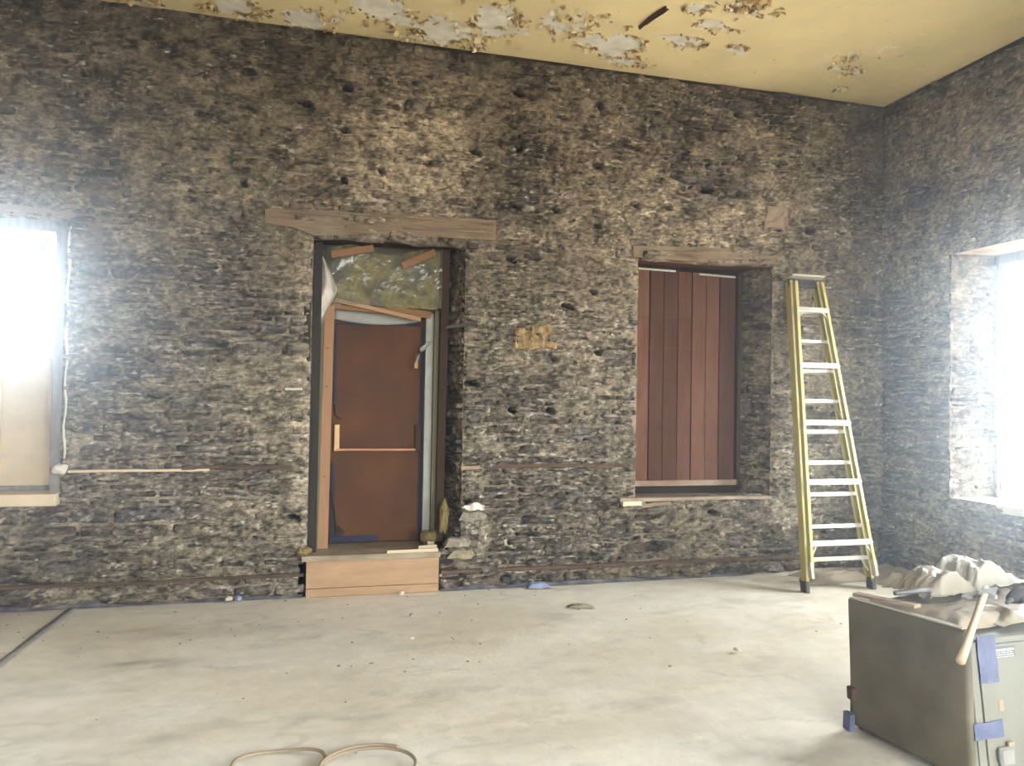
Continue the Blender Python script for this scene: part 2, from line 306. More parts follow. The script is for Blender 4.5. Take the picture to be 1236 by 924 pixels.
def stone_wall(parent, P0, U, N, u0, u1, z0, z1, opens, tone, sd, holes=(), nobj=300, res=.0125, keep=None, bands=True):
    """rubble face: a mortar bed in relief plus individual stones standing proud of it. P0 + u*U + z*Z + h*N"""
    P0 = np.array(P0, float); U = np.array(U, float); N = np.array(N, float)
    def pos(u, v, h): return P0+u[:, None]*U+v[:, None]*np.array([0, 0, 1.])+h[:, None]*N
    def smear(u, v): return sstep(.42, .64, fbm(u*1.7, v*1.9, 3, sd+61)+.13*sstep(2.4, 3.4, v))
    nx = int((u1-u0)/res)+1; ny = int((z1-z0)/res)+1
    u, v = np.meshgrid(np.linspace(u0, u1, nx), np.linspace(z0, z1, ny)); u = u.ravel(); v = v.ravel()
    hp = hole_push(u, v, holes)
    h = relief(u, v, sd)*(.75)-.012+.026*smear(u, v)-hp
    for (a, b, c, d) in opens: # the broken edges of the openings fall back a little
        dd = np.maximum(np.maximum(a-u, u-b), np.maximum(c-v, v-d)); h = np.where(dd < .05, h-.012*(1-np.clip(dd, 0, .05)/.05), h)
    col = colour(u, v, MORT[None, :], tone(u, v), sd)*(1-.75*np.clip(hp*9, 0, 1))[:, None]  # shade inside the holes is painted into the mortar colour
    Q = quads(nx, ny); cu = u[Q].mean(1); cv = v[Q].mean(1); k = np.ones(len(Q), bool)
    for (a, b, c, d) in opens: k &= ~((cu > a) & (cu < b) & (cv > c) & (cv < d))
    flip = np.dot(np.cross(U, [0, 0, 1.]), N) < 0
    Q = Q[k]; Q = Q[:, ::-1] if flip else Q
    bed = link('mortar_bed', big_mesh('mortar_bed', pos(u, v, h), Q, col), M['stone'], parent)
    # the stones
    rng = np.random.RandomState(sd); cells = []; z = z0+.012
    while z < z1-.03:
        rh = rng.choice([.045, .06, .075, .095, .12, .15], p=[.18, .24, .22, .18, .12, .06]); rh = min(rh, z1-z-.005)
        x = u0+rng.uniform(-.2, 0)
        while x < u1:
            w = rh*rng.uniform(1.4, 4.6)+.03; w = min(w, .52)
            a, b = max(x, u0+.004), min(x+w, u1-.004)
            parts = [(a, b)]
            for (oa, ob, oc, od) in opens:
                if z+rh*.55 > oc and z+rh*.45 < od:
                    new = []
                    for (p, q) in parts:
                        if q <= oa or p >= ob: new.append((p, q)); continue
                        if p < oa: new.append((p, oa))
                        if q > ob: new.append((ob, q))
                    parts = new
            for p, q in parts:
                if q-p > .05:
                    if rh > .11 and rng.rand() < .35:           # a tall course filled by two thin stones
                        f = rng.uniform(.4, .6); cells.append((p, q, z, z+rh*f)); cells.append((p, q, z+rh*f, z+rh))
                    elif rng.rand() > .05: cells.append((p, q, z, z+rh))
            x += w
        z += rh
    cells.sort(key=lambda c: -(c[1]-c[0])*(c[3]-c[2]))
    SV = []; SQ = []; SCc = []; off = 0
    for i, (a, b, c, d) in enumerate(cells):
        w = b-a; hh = d-c; n1 = max(4, int(w/.016)+2); n2 = max(4, int(hh/.014)+2)
        s, t = np.meshgrid(np.linspace(-1, 1, n1), np.linspace(-1, 1, n2)); s = s.ravel(); t = t.ravel()
        e = rng.uniform(.004, .010)
        k = 1-.12*(s*s*t*t)                                       # corners knocked off
        uu = (a+b)/2+s*k*(w/2-e); vv = (c+d)/2+t*k*(hh/2-e)+rng.uniform(-.10, .10)*hh*s
        wob = .022
        du = wob*(fbm(uu*7, vv*7, 2, sd+80)-.5)*2; dv = wob*(fbm(uu*6, vv*8, 2, sd+85)-.5)*2
        pu = uu+du*np.minimum(1, w/.1)*.7; pv = vv+dv*.9
        prot = .006+rng.rand()**2*.034
        edge = 1-np.maximum(np.abs(s)**6, np.abs(t)**5)
        rel = relief(pu, pv, sd+5)*1.1
        hgt = np.where(edge <= 1e-6, -.035, prot*np.minimum(1, edge*2.2)**.5+rel+rng.uniform(-.008, .012)*t+rng.uniform(-.008, .008)*s)
        hq = hole_push(pu, pv, holes); hgt = hgt-hq*1.15
        pu = np.clip(pu, u0, u1); pv = np.clip(pv, z0+.002, z1-.002)
        base = (SC[rng.randint(len(SC))]*.6+SC.mean(0)*.4)*rng.uniform(.82, 1.16)
        sm = smear(pu, pv)*.75
        bb = base[None, :]*(1-sm[:, None])+MORT[None, :]*sm[:, None]
        cc = colour(pu, pv, bb, tone(pu, pv), sd+3)*(1-.75*np.clip(hq*9, 0, 1))[:, None]  # stone colour also darkened in the holes, as painted shade
        Pn = pos(pu, pv, hgt); q = quads(n1, n2); q = q[:, ::-1] if flip else q
        if i < nobj:
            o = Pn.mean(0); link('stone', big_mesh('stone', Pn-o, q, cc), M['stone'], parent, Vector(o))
        else:
            SV.append(Pn); SQ.append(q+off); SCc.append(cc); off += len(Pn)
    if SV:
        o = link('small_stones', big_mesh('small_stones', np.concatenate(SV), np.concatenate(SQ), np.concatenate(SCc)), M['stone'], parent); o['kind'] = 'stuff'

def core(name, boxes, m=None):
    mb = MB()
    for (lo, hi) in boxes:
        lo = Vector(lo); hi = Vector(hi); mb.box((lo+hi)/2, hi-lo)
    o = mb.build(name, m or M['plain'], None, origin=(0, 0, 0)); o['kind'] = 'structure'; return o
T = .62
wb = core('wall_back', [((XL, .0, 0), (-3.3, T, HC)), ((-3.3, .22, 0), (-3.1, T, HC)), ((-3.1, .22, 0), (-1.80, T, .74)), ((-3.1, .22, 3.03), (-1.80, T, HC)),
                        ((-1.80, .22, 0), (-.10, T, HC)), ((-.10, .22, 3.12), (1.34, T, HC)), ((1.34, .22, 0), (2.80, T, HC)),
                        ((2.80, .22, 0), (4.36, T, .66)), ((2.80, .22, 3.06), (4.36, T, HC)), ((4.36, .22, 0), (XR+.8, T, HC)),
                        ((-.10, .60, 0), (1.34, .70, 3.12)), ((2.80, .50, .66), (4.36, .58, 3.06))])  # unseen panels added behind door and shutter to block outside light
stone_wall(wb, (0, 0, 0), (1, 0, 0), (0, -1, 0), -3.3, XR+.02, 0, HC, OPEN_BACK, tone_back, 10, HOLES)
wr = core('wall_right', [((XR+.2, -.80, 0), (XR+.75, .22, HC)), ((XR+.2, -2.5, 0), (XR+.75, -.80, .76)), ((XR+.2, -2.5, 3.06), (XR+.75, -.80, HC)),
                         ((XR+.2, -3.4, 0), (XR+.75, -2.5, HC)), ((XR, -5.0, 0), (XR+.75, -3.4, HC)), ((XR, -6.6, 0), (XR+.75, -5.0, .8)), ((XR, -6.6, 3.2), (XR+.75, -5.0, HC)), ((XR, YB, 0), (XR+.75, -6.6, HC))])
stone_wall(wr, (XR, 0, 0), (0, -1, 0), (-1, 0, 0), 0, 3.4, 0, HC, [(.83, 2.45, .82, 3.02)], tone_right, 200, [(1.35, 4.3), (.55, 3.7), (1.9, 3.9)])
# reveals: the sides of the openings, in stone
def reveal(parent, A, Bv, z0, z1, sd, tone=None, n=14):
    """stone-faced jamb from plan point A (room side) to Bv (inner side); faces left of that direction"""
    A = np.array((*A, 0.)); Bv = np.array((*Bv, 0.)); L = np.linalg.norm(Bv-A); U = (Bv-A)/L; N = np.array([-U[1], U[0], 0])
    e = empty('jamb_face', (0, 0, 0)); e.parent = parent
    stone_wall(parent, A, U, N, 0, L, z0, z1, [], tone or (lambda u, v: 1.15+0*u), sd, nobj=n, res=.014)
    bpy.data.objects.remove(e)
reveal(wb, (1.24, .0), (1.17, .55), 0.30, 3.03, 31)
reveal(wb, (4.27, .0), (4.15, .45), .70, 3.0, 33)
reveal(wr, (XR, -.83), (XR+.46, -.89), .80, 3.04, 35, n=40) if False else None
# right window jamb faces the camera side (-y)
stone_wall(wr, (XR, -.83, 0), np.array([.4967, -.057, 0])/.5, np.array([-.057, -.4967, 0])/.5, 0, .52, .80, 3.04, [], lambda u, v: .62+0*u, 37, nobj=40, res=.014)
# left sides, soffits and sills of the openings
core('trim_1', [((-.10, .0, 0), (-.045, .6, 3.1)), ((-.10, .0, 0), (1.30, .6, .30))], M['jamb_black'])
core('trim_2', [((2.80, .01, .66), (2.865, .5, 3.0)), ((2.8, .0, .66), (4.30, .5, .735))], M['ledge'])
core('trim_3', [((XR, -2.5, .76), (XR+.6, -.86, .825))], M['white'])
core('trim_4', [((XR+.02, -2.5, 3.02), (XR+.6, -.80, 3.08))], M['beam'])
# walls never seen
core('wall_left', [((XL-.4, YB-.4, 0), (XL, T, HC))])
bx = []; prev = XL
for (a, b) in WINS_BEHIND: bx += [((prev, YB-.4, 0), (a, YB, HC)), ((a, YB-.4, 0), (b, YB, .7)), ((a, YB-.4, 3.6), (b, YB, HC))]; prev = b
bx.append(((prev, YB-.4, 0), (XR+.75, YB, HC))); core('wall_rear', bx)

# ------------------------------------------------------------------ ceiling
def build_ceiling():
    rng = np.random.RandomState(4)
    o = core('ceiling', [((XL-.4, YB-.4, HC+.02), (XR+.8, T, HC+.3))], M['plain'])
    x0, x1, y0, y1 = -3.3, XR+.05, -3.4, .06; res = .013
    nx = int((x1-x0)/res); ny = int((y1-y0)/res)
    x, y = np.meshgrid(np.linspace(x0, x1, nx), np.linspace(y0, y1, ny)); x = x.ravel(); y = y.ravel()
    blobs = [(-1.4, .0, .3, .25, .8), (-.6, -.2, .35, .2, 1), (-.15, -.2, .25, .2, 1), (.45, -.5, .3, .22, 1.1), (.95, -.3, .35, .2, 1.2), (1.3, -.55, .22, .3, 1.0), (1.3, -.13, .14, .1, .9),
             (1.95, -.7, .3, .3, .65), (2.4, -.5, .35, .25, .8), (2.62, -.22, .25, .10, 1.1), (2.97, -.71, .17, .1, 1.3), (3.02, -1.02, .16, .09, 1.3), (3.42, -.72, .12, .08, 1.2), (2.75, -1.2, .15, .1, .9),
             (3.12, -1.34, .25, .15, .9), (4.6, -.75, .3, .25, .5), (4.8, -.25, .15, .14, .45), (-2, -.6, .6, .4, .8), (.3, -1.3, 1.2, .5, .7), (2.4, -2, 1.0, .5, .6)]
    m = np.zeros_like(x)
    for (a, b, sx, sy, k) in blobs: m = np.maximum(m, k*np.exp(-((x-a)/sx)**2-((y-b)/sy)**2))
    n = fbm(x*8, y*8, 5, 5, .66)
    peel = sstep(.475, .50, n*.62+m*.30)
    brown = sstep(.55, .60, fbm(x*13+4, y*13, 4, 9, .66)*.7+m*.26)*(1-peel)
    tan = np.array(lin(238, 220, 168)); pale = np.array(lin(236, 232, 214)); brn = np.array(lin(160, 132, 94))
    c = tan[None, :]*(.80+.40*fbm(x*1.3, y*1.0, 4, 15))[:, None]
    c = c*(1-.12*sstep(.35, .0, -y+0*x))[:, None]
    c = c*(1-peel[:, None])+pale*(peel*(.85+.3*vn(x*20, y*20, 3)))[:, None]
    c = c*(1-brown[:, None]*.7)+brn*brown[:, None]*.7
    z = HC-.002+.006*peel-.006*np.clip(m, 0, 1)*fbm(x*16, y*16, 2, 8)+.006*(fbm(x*2, y*2, 2, 40)-.5)
    Q = quads(nx, ny)[:, ::-1]
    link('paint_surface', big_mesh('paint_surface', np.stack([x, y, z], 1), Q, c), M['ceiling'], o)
    # loose curls of paint hanging from the edges of the bare patches
    cand = np.where((m > .22) & (peel > .2) & (peel < .95) | (brown > .3) & (m > .15))[0]; rng.shuffle(cand)
    V = []; Qs = []; Cc = []; off = 0
    def flake(px, py, s, drop):
        a = rng.uniform(0, 6.28); k = 4
        t, w = np.meshgrid(np.linspace(0, 1, k), np.linspace(-.5, .5, 3)); t = t.ravel(); w = w.ravel()
        ww = w*s*(1-.5*t*rng.rand()); l = s*t*rng.uniform(.7, 1.3)
        X = l*math.cos(a)-ww*math.sin(a); Y = l*math.sin(a)+ww*math.cos(a)
        return np.stack([px+X, py+Y, HC-.003-drop*t*t+.004*np.sin(w*9)], 1), quads(k, 3)
    for j in cand[:4200]:
        s = .008+.030*rng.rand()**1.6; P, q = flake(x[j], y[j], s, s*rng.uniform(.25, .9))
        V.append(P); Qs.append(q+off); off += len(P)
        cl = np.array(lin(*[(206, 182, 126), (226, 214, 180), (150, 120, 80), (186, 156, 100)][rng.randint(4)])); Cc.append(np.tile(cl*rng.uniform(.8, 1.15), (len(P), 1)))
    f = link('paint_flakes', big_mesh('paint_flakes', np.concatenate(V), np.concatenate(Qs), np.concatenate(Cc)), M['ceiling'], o); f['kind'] = 'stuff'
    for k, (a, b, s, d) in enumerate([(p_[0], p_[1], p_[2]*.5, p_[3]*.5) for p_ in [(2.97, -.66, .16, .05), (3.42, -.70, .11, .05), (3.05, -.98, .12, .04), (4.66, -.62, .10, .06), (4.8, -.3, .10, .06), (4.5, -.85, .10, .05), (.9, -.42, .12, .07), (.6, -.2, .10, .06), (1.25, -.3, .10, .07), (-.3, -.1, .1, .06), (2.58, -.16, .10, .05)]]):
        P, q = flake(a, b, s, d); c = np.tile(np.array(lin(216, 198, 150)), (len(P), 1))
        link('hanging_flake', big_mesh('hanging_flake', P-P.mean(0), q, c), M['ceiling'], o, Vector(P.mean(0)))
build_ceiling()
s = MB().beam((2.53, -1.18, 4.665), (2.46, -.86, 4.640), .035, .012).beam((2.57, -1.15, 4.668), (2.50, -.90, 4.655), .02, .01).rough(.006, 3, 3, 20).build('lath_strip', M['beam_dark'])
tag(s, 'dark broken lath strip hanging from a hole in the peeling ceiling', 'lath')
# thin dark strip along the ceiling edge
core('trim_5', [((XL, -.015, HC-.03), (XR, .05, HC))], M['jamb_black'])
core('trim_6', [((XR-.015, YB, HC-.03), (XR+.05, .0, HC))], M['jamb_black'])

# ------------------------------------------------------------------ floor
def build_floor():
    o = core('floor', [((XL-.4, YB-.4, -.2), (XR+.8, T, -.02))], M['plain'])
    x0, x1, y0, y1 = XL, XR+.04, -6.2, .06; res = .022
    nx = int((x1-x0)/res); ny = int((y1-y0)/res)
    x, y = np.meshgrid(np.linspace(x0, x1, nx), np.linspace(y0, y1, ny)); x = x.ravel(); y = y.ravel()
    base = np.array(lin(214, 206, 188))
    br = sstep(.48, .72, fbm(x*.9+3, y*1.4, 4, 300)); sm = sstep(.60, .74, fbm(x*2.2, y*5, 4, 310, .6))
    tr = sstep(.64, .70, ridge(x*.9+.35*y, y*2.6-.3*x, 3, 320))
    c = base[None, :]*(1-.09*br-.12*sm-.05*tr)[:, None]*np.array([1, .985, .955])[None, :]**(br*2)[:, None]
    spots = [(-1.04, -1.37, .28, .05, .3), (.28, -2.48, .16, .06, .14), (-.65, -2.49, .12, .05, .25), (-.41, -.84, .5, .12, .18), (1.1, -2.9, .4, .12, .12), (2.1, -3.3, .5, .25, .3), (-1.2, -.7, .2, .04, .2)]
    for (a, b, sx, sy, k) in spots: c = c*(1-k*np.exp(-((x-a)/sx)**2-((y-b)/sy)**2)*(.5+fbm(x*12, y*12, 3, 77)))[:, None]
    c = c*(.90+.20*fbm(x*14, y*22, 4, 330, .65))[:, None]
    sc1 = sstep(.955, .985, 1-np.abs(2*fbm(x*1.1+.2*y, y*2.3-.3*x, 3, 371)-1))*sstep(.5, .62, fbm(x*2, y*3, 2, 372))
    sc2 = sstep(.60, .70, fbm(x*5, y*11, 4, 373, .7))*sstep(.5, .6, fbm(x*.8, y*1.2, 2, 374))
    c = c*(1-.16*sc1-.13*sc2)[:, None]
    z = .003*fbm(x*6, y*6, 3, 340)+.006*ridge(x*1.3+.3*y, y*2.2, 2, 350)
    z += .010*ridge(x*2+.5*y, y*5-x, 3, 370)*np.exp(-((x-3.6)/1.2)**2-((y+.8)/.9)**2)
    z += .05*np.exp(-((x-4.95)/.9)**2-((y+.12)/.18)**2)*ridge(x*3, y*6, 2, 360)
    link('floor_covering', big_mesh('floor_covering', np.stack([x, y, z-.006], 1), quads(nx, ny), c), M['floor'], o)
    return x, y
build_floor()
def tape_strip(name, p0, p1, w, m, z=.008, amp=.004, n=60, sd=0):
    p0 = np.array(p0, float); p1 = np.array(p1, float); d = p1-p0; L = np.linalg.norm(d); d /= L; q = np.array([-d[1], d[0]])
    def fn(u, v):
        s = (v-.5)*w*(.85+.3*vn(u*L*3, 0*u, sd)); x = p0[0]+d[0]*u*L+q[0]*s; y = p0[1]+d[1]*u*L+q[1]*s+.006*(vn(u*L*4, 0*u, sd+2)-.5)
        return x, y, z+amp*vn(u*L*14, v*2, sd+5)
    return sheet(name, fn, n, 3, m, thick=.001)
t = tape_strip('floor_tape', (-1.80, -1.35), (-1.73, -.05), .055, M['frame_grey'], sd=4); tag(t, 'grey tape line on the pale floor below the left window', 'tape')
def edge_tape(x0, x1, sd):
    def fn(u, v):
        x = x0+(x1-x0)*u; a = .022*(.5+1.0*vn(x*3, 0*x, sd)); k = v
        return x, -.035-a*(1-k)*1.0+.0*k, .006+.022*k*k*(.4+1.2*vn(x*5, 0*x, sd+3))
    return sheet('edge_tape', fn, int((x1-x0)*22), 5, M['blue_edge'], thick=.001)
tag(edge_tape(-2.6, -.06, 3), 'blue masking tape along the wall foot, left of the plywood step', 'tape')
tag(edge_tape(1.07, 4.9, 9), 'blue masking tape along the wall foot, right of the plywood step', 'tape')
def crumple(name, cx, cy, z0, sx, sy, h, m, sd, n=26, rot=0, label='', cat='plastic', f=5):
    def fn(u, v):
        a = (u-.5); b = (v-.5); r = np.clip(1-np.maximum(abs(a), abs(b))*2, 0, 1)
        irr = 1+.25*(fbm(u*3, v*3, 2, sd)-.5)*2
        X = a*sx*irr; Y = b*sy*irr; c, s = math.cos(rot), math.sin(rot)
        z = z0+h*sstep(0, .5, r)*(.35+.9*ridge(u*f*.6, v*f, 3, sd+3))*.7+.006+h*.12*vn(u*9, v*9, sd)
        return cx+X*c-Y*s, cy+X*s+Y*c, z
    o = sheet(name, fn, n, n, m, thick=.0015); 
    if label: tag(o, label, cat)
    return o
crumple('plastic_sheet', 4.72, -.30, .0, .75, .36, .10, M['tarp_tan'], 60, 40, .05, 'tan crumpled drop cloth on the floor behind the ladder feet', 'cloth')
crumple('plastic_sheet', 5.25, -.45, .0, .5, .6, .13, M['tarp'], 61, 34, .2, 'pale crumpled plastic sheet on the floor in the right corner', 'plastic')
crumple('plastic_scrap', 1.92, -.09, .0, .22, .10, .05, M['blue_scrap'], 62, 14, 0, 'small pale blue scrap of plastic at the foot of the wall', 'scrap')
crumple('paper_scrap', 2.07, -.76, .0, .20, .07, .03, M['tarp'], 63, 12, -.2, 'flat twisted paper scrap lying on the floor right of the step', 'scrap')
def chip(name, x, y, s, m, label, cat='debris', sd=0):
    mb = MB().box((x, y, s*.35+.011), (s, s*.8, s*.6), Matrix.Rotation(sd, 3, 'Z'), .2*s).rough(s*.18, 1, sd, 30); return tag(mb.build(name, m), label, cat)
chip('block', -.62, -.07, .045, M['white'], 'small pale grey block at the wall foot left of the door, left of a pair', 'block', 3)
chip('block', -.55, -.08, .055, M['blue_scrap'], 'small bluish block at the wall foot left of the door, right of a pair', 'block', 4)
chip('rubble_chip', 2.72, -1.96, .032, M['white'], 'bright white chip lying alone on the floor towards the grey cabinet', 'debris', 5)
chip('rubble_chip', .67, -1.30, .024, M['white'], 'white chip on the floor, nearest the camera of the three below the door', 'debris', 6)
chip('rubble_chip', .726, -.15, .035, M['white'], 'white chip on the floor right against the plywood step', 'debris', 7)
chip('rubble_chip', .73, -.77, .030, M['tarp'], 'flat cream chip on the floor midway in front of the step', 'debris', 8)
chip('rubble_chip', 2.15, -2.15, .02, M['ledge'], 'small brown flat chip on open floor left of the white chip', 'debris', 9)
rng = np.random.RandomState(12)
gr = MB()
for k in range(80):
    x = rng.uniform(-2.4, 4.2); y = -abs(rng.normal(0, 1))*1.3-.05; s = rng.uniform(.004, .009)
    gr.box((x, y, s*.4), (s*rng.uniform(1, 2.4), s, s*.7), Matrix.Rotation(rng.rand()*3, 3, 'Z'))
tag(gr.build('floor_grit', M['ledge']), 'fine grit and crumbs scattered over the pale floor', 'grit', kind='stuff')
# cable loops at the bottom edge of the view
def loops():
    pts = []
    for k in range(61):
        a = k/60*2*math.pi*1.0
        pts.append((-.12+.19*math.cos(a)+.03*math.sin(2*a), -2.95+.19*math.sin(a), .015+.008*math.sin(3*a)))
    pts2 = []
    for k in range(100):
        a = math.pi*.95-k/99*2*math.pi*1.35
        pts2.append((.26+.21*math.cos(a), -3.02+(.17+.015*k/99)*math.sin(a), .018+.012*k/99))
    mb = MB().tube(pts, .008, 8).tube(pts2, .008, 8)
    return mb.build('cable', M['hose'])
tag(loops(), 'tan cable lying in two loops at the near edge of the floor', 'cable')

# ------------------------------------------------------------------ lintels, rails, sills set in the stone
def lintel(name, top, bot, y0, y1, m, label, sd):
    pts = top+bot[::-1]
    mb = MB(); n = 26
    xs = np.linspace(top[0][0], top[-1][0], n)
    zt = np.interp(xs, [p[0] for p in top], [p[1] for p in top]); zb = np.interp(xs, [p[0] for p in bot], [p[1] for p in bot])
    k = 6; rows = []
    for j in range(k):
        f = j/(k-1); zz = zb+(zt-zb)*f
        d = .014*(fbm(xs*3, zz*30, 3, sd)-.5)*2+.01*(ridge(xs*1.5, zz*22, 2, sd+4)-.5)
        yy = y0-d*1.0
        rows.append([mb.bm.verts.new((xs[i], yy[i], zz[i]+.006*(vn(xs[i]*8, f*3, sd)-.5))) for i in range(n)])
    back = [[mb.bm.verts.new((xs[i], y1, z[i])) for i in range(n)] for z in (zb, zt)]
    al = [back[0]]+rows+[back[1]]
    for a, b in zip(al, al[1:]):
        for i in range(n-1): mb.bm.faces.new((a[i], a[i+1], b[i+1], b[i]))
    for i in range(n-1): mb.bm.faces.new((back[0][i], back[1][i], back[1][i+1], back[0][i+1]))
    for e in (0, n-1): mb.bm.faces.new([r[e] for r in al])
    o = mb.build(name, m); return tag(o, label, 'lintel')
L1 = lintel('door_lintel', [(-.42, 3.145), (.44, 3.185), (1.5, 3.20)], [(-.42, 3.03), (-.2, 3.01), (-.04, 2.955), (.5, 3.0), (1.26, 3.02), (1.5, 3.025)], -.035, .16, M['beam'], 'weathered timber lintel beam over the brown door', 5)
for k, (a, b, c) in enumerate([(-.3, .2, 3.125), (.25, .95, 3.15), (.7, 1.42, 3.07)]):
    MB().beam((a, -.052, c), (b, -.050, c+.012), .018, .012).rough(.004, 2, k, 9).build('split_ridge', M['beam'], L1)
b = MB().box((.62, .30, 3.03), (1.36, .30, .10), None, .008).rough(.008, 2, 2).build('inner_lintel', M['beam_dark']); tag(b, 'dark inner lintel timber behind the door beam, above the plastic sheet', 'lintel')
b = MB().beam((.50, .10, 3.005), (1.2, .11, 2.99), .05, .05).rough(.005, 2, 8).build('packing_board', M['beam']); tag(b, 'reddish packing board under the right half of the door lintel', 'board')
L2 = lintel('shutter_lintel', [(2.80, 3.065), (3.6, 3.10), (4.30, 3.11)], [(2.80, 2.96), (3.79, 2.955), (4.30, 2.99)], -.028, .10, M['beam'], 'split pale timber lintel over the red-brown shutter', 9)
b = MB().box((3.56, .24, 3.00), (1.46, .30, .06), None, .006).rough(.006, 2, 3).build('inner_lintel', M['shutter']); tag(b, 'reddish inner lintel board just above the shuttered window', 'lintel')
def strip(x0, x1, z, h, m, label, sd, name='nailing_strip', cat='strip', y=-.022, t=.03):
    o = MB().beam((x0, y, z), (x1, y, z+.004), h, t, bev=.002)
    o.rough(.006, 3, sd, 7); return tag(o.build(name, m), label, cat)
strip(-1.0, -.17, 1.055, .030, M['rust_rail'], 'brown nailing strip set in the stone left of the door', 1)
strip(1.29, 2.80, 1.052, .034, M['rust_rail'], 'brown nailing strip set in the stone between door and shutter', 2)
strip(-1.80, -.80, 1.038, .018, M['board_beige'], 'thin pale strip in the stone beside the left window', 3)
strip(1.22, 1.42, 1.045, .030, M['ledge'], 'short pale wood block at the door end of the nailing strip', 4, 'wood_block', 'block', -.03)
strip(1.07, 4.9, .155, .030, M['rust_rail'], 'long low brown nailing strip near the floor under the shutter', 5)
strip(-2.4, -.06, .175, .026, M['rust_rail'], 'long low brown nailing strip near the floor left of the door', 6)
strip(-.24, -.10, 1.69, .02, M['white'], 'short white metal clip fixed to the stone left of the door', 7, 'wall_clip', 'clip')
strip(2.68, 4.24, .742, .03, M['old_board'], 'narrow grey timber sill under the shutter', 8, 'window_sill', 'sill', -.03, .09)
strip(2.70, 2.88, .712, .042, M['board_beige'], 'short pale wood offcut at the left end of the shutter sill', 9, 'wood_offcut', 'block', -.085, .05)
b = MB().beam((1.08, -.02, 2.245), (1.335, -.07, 2.285), .028, .018).rough(.002, 2, 5).build('iron_bar', M['iron']); tag(b, 'dark iron bar sticking out of the door reveal', 'bar')
b = MB().box((1.30, -.02, 2.96), (.09, .06, .05), None, .006).build('iron_bracket', M['iron']); tag(b, 'small rusty block under the right end of the door lintel', 'bracket')
# yellow plaster patch
def patch(name, pts, m, y, th, label, cat, sd):
    mb = MB().prism([(x, z) for x, z in pts], y-th, y+.03); bmesh.ops.triangulate(mb.bm, faces=[f for f in mb.bm.faces if len(f.verts) > 4])
    return tag(mb.rough(.012, 5, sd, 26).build(name, m), label, cat)
patch('plaster_patch', [(1.683, 2.25), (1.75, 2.262), (1.82, 2.239), (1.842, 2.284), (1.93, 2.30), (2.003, 2.305), (2.05, 2.24), (2.099, 2.191), (2.069, 2.101), (1.95, 2.09), (1.838, 2.078), (1.686, 2.088)], M['plaster_y'], -.012, .022, 'yellow plaster patch on the stone between door and shutter', 'plaster', 3)
patch('pale_stone', [(4.196, 3.539), (4.406, 3.556), (4.427, 3.37), (4.36, 3.33), (4.22, 3.345), (4.153, 3.318)], mat('pale_brown_stone', lin(150, 132, 114), var=.2, scale=12, bump=.8, bscale=30, bdist=.01), -.01, .02, 'pale upright stone above and right of the shutter lintel', 'stone', 6)
patch('pale_stone', [(1.24, .70), (1.34, .745), (1.44, .72), (1.43, .68), (1.30, .675)], M['white'], -.02, .03, 'white chipped stone low on the wall right of the door', 'stone', 7)
for k, (z, x0, x1) in enumerate([(.62, 1.22, 1.46), (.40, 1.10, 1.32), (.30, 1.12, 1.36)]):
    patch('jamb_stone', [(x0, z-.03), (x0+.03, z+.035), (x1-.04, z+.04), (x1, z), (x1-.03, z-.035)], mat('pale_jamb_stone', lin(128+6*k, 120+5*k, 104), var=.3, scale=14, bump=1, bscale=30, bdist=.012), -.015, .04,
          ['pale block low beside the door, topmost of three', 'pale block low beside the door, middle of three', 'pale block low beside the door, lowest of three'][k], 'stone', 11+k)

# ------------------------------------------------------------------ door 1
D = empty('door_1', (.56, .5, .33)); D['kind'] = 'structure'
leaf = B('door_leaf', (.57, .50, 1.35), (.86, .045, 2.02), M['door'], D, .004)
B('panic_bar', (.545, .445, 1.165), (.70, .022, .022), M['bar'], D, .006)
for (x, m) in ((.195, 'brass'), (.915, 'jamb_brown')):
    br = B('bar_bracket', (x, .462, 1.27), (.05, .05, .24), M[m], D, .008); 
B('door_frame', (.995, .42, 1.37), (.07, .10, 2.06), M['grey_metal'], D, .004)
B('door_frame', (.145, .53, 1.37), (.05, .06, 2.06), M['grey_metal'], D, .004)
fa = lambda u, v: (.15+.74*u, .455+0*u, 2.325+.115*v-(1-v)*(.035*4*u*(1-u))+.02*(u-.5)*0)
o = sheet('white_head_panel', fa, 20, 5, M['grey_metal'], D, thick=.004)
MB().tube([(1.02, .37, 2.15), (.97, .36, 2.12), (.92, .35, 2.07), (.885, .34, 2.01), (.87, .34, 1.95)], [.014, .02, .022, .018, .012], 6).build('door_closer_arm', M['grey_metal'], D, True)
B('closer_hook', (.875, .36, 1.93), (.03, .02, .06), M['bar'], D, .004)
for (a, b_, w) in [((.168, .462, 1.55), (.166, .462, 2.28), .022), ((.172, .462, .40), (.168, .462, 1.05), .024), ((.945, .46, .42), (.945, .46, 2.28), .026), ((.17, .46, 2.285), (.93, .46, 2.30), .02)]:
    MB().beam(a, b_, w, .004).rough(.003, 3, 4, 9).build('blue_tape', M['blue'], D)
for (pts) in [[(.17, .455, 1.56), (.175, .452, 1.48), (.20, .45, 1.45), (.235, .45, 1.44)], [(.15, .44, .82), (.17, .44, .72), (.19, .44, .62), (.2, .44, .5), (.21, .44, .44)]]:
    MB().tube(pts, .007, 6).build('blue_cord', M['jamb_black'], D)
B('tape_strip', (.36, .455, .375), (.42, .006, .05), M['blue'], D, .001)
MB().prism([(.20, .40), (.29, .43), (.22, .50), (.205, .46)], .44, .45).build('door_stop', M['jamb_black'], D)
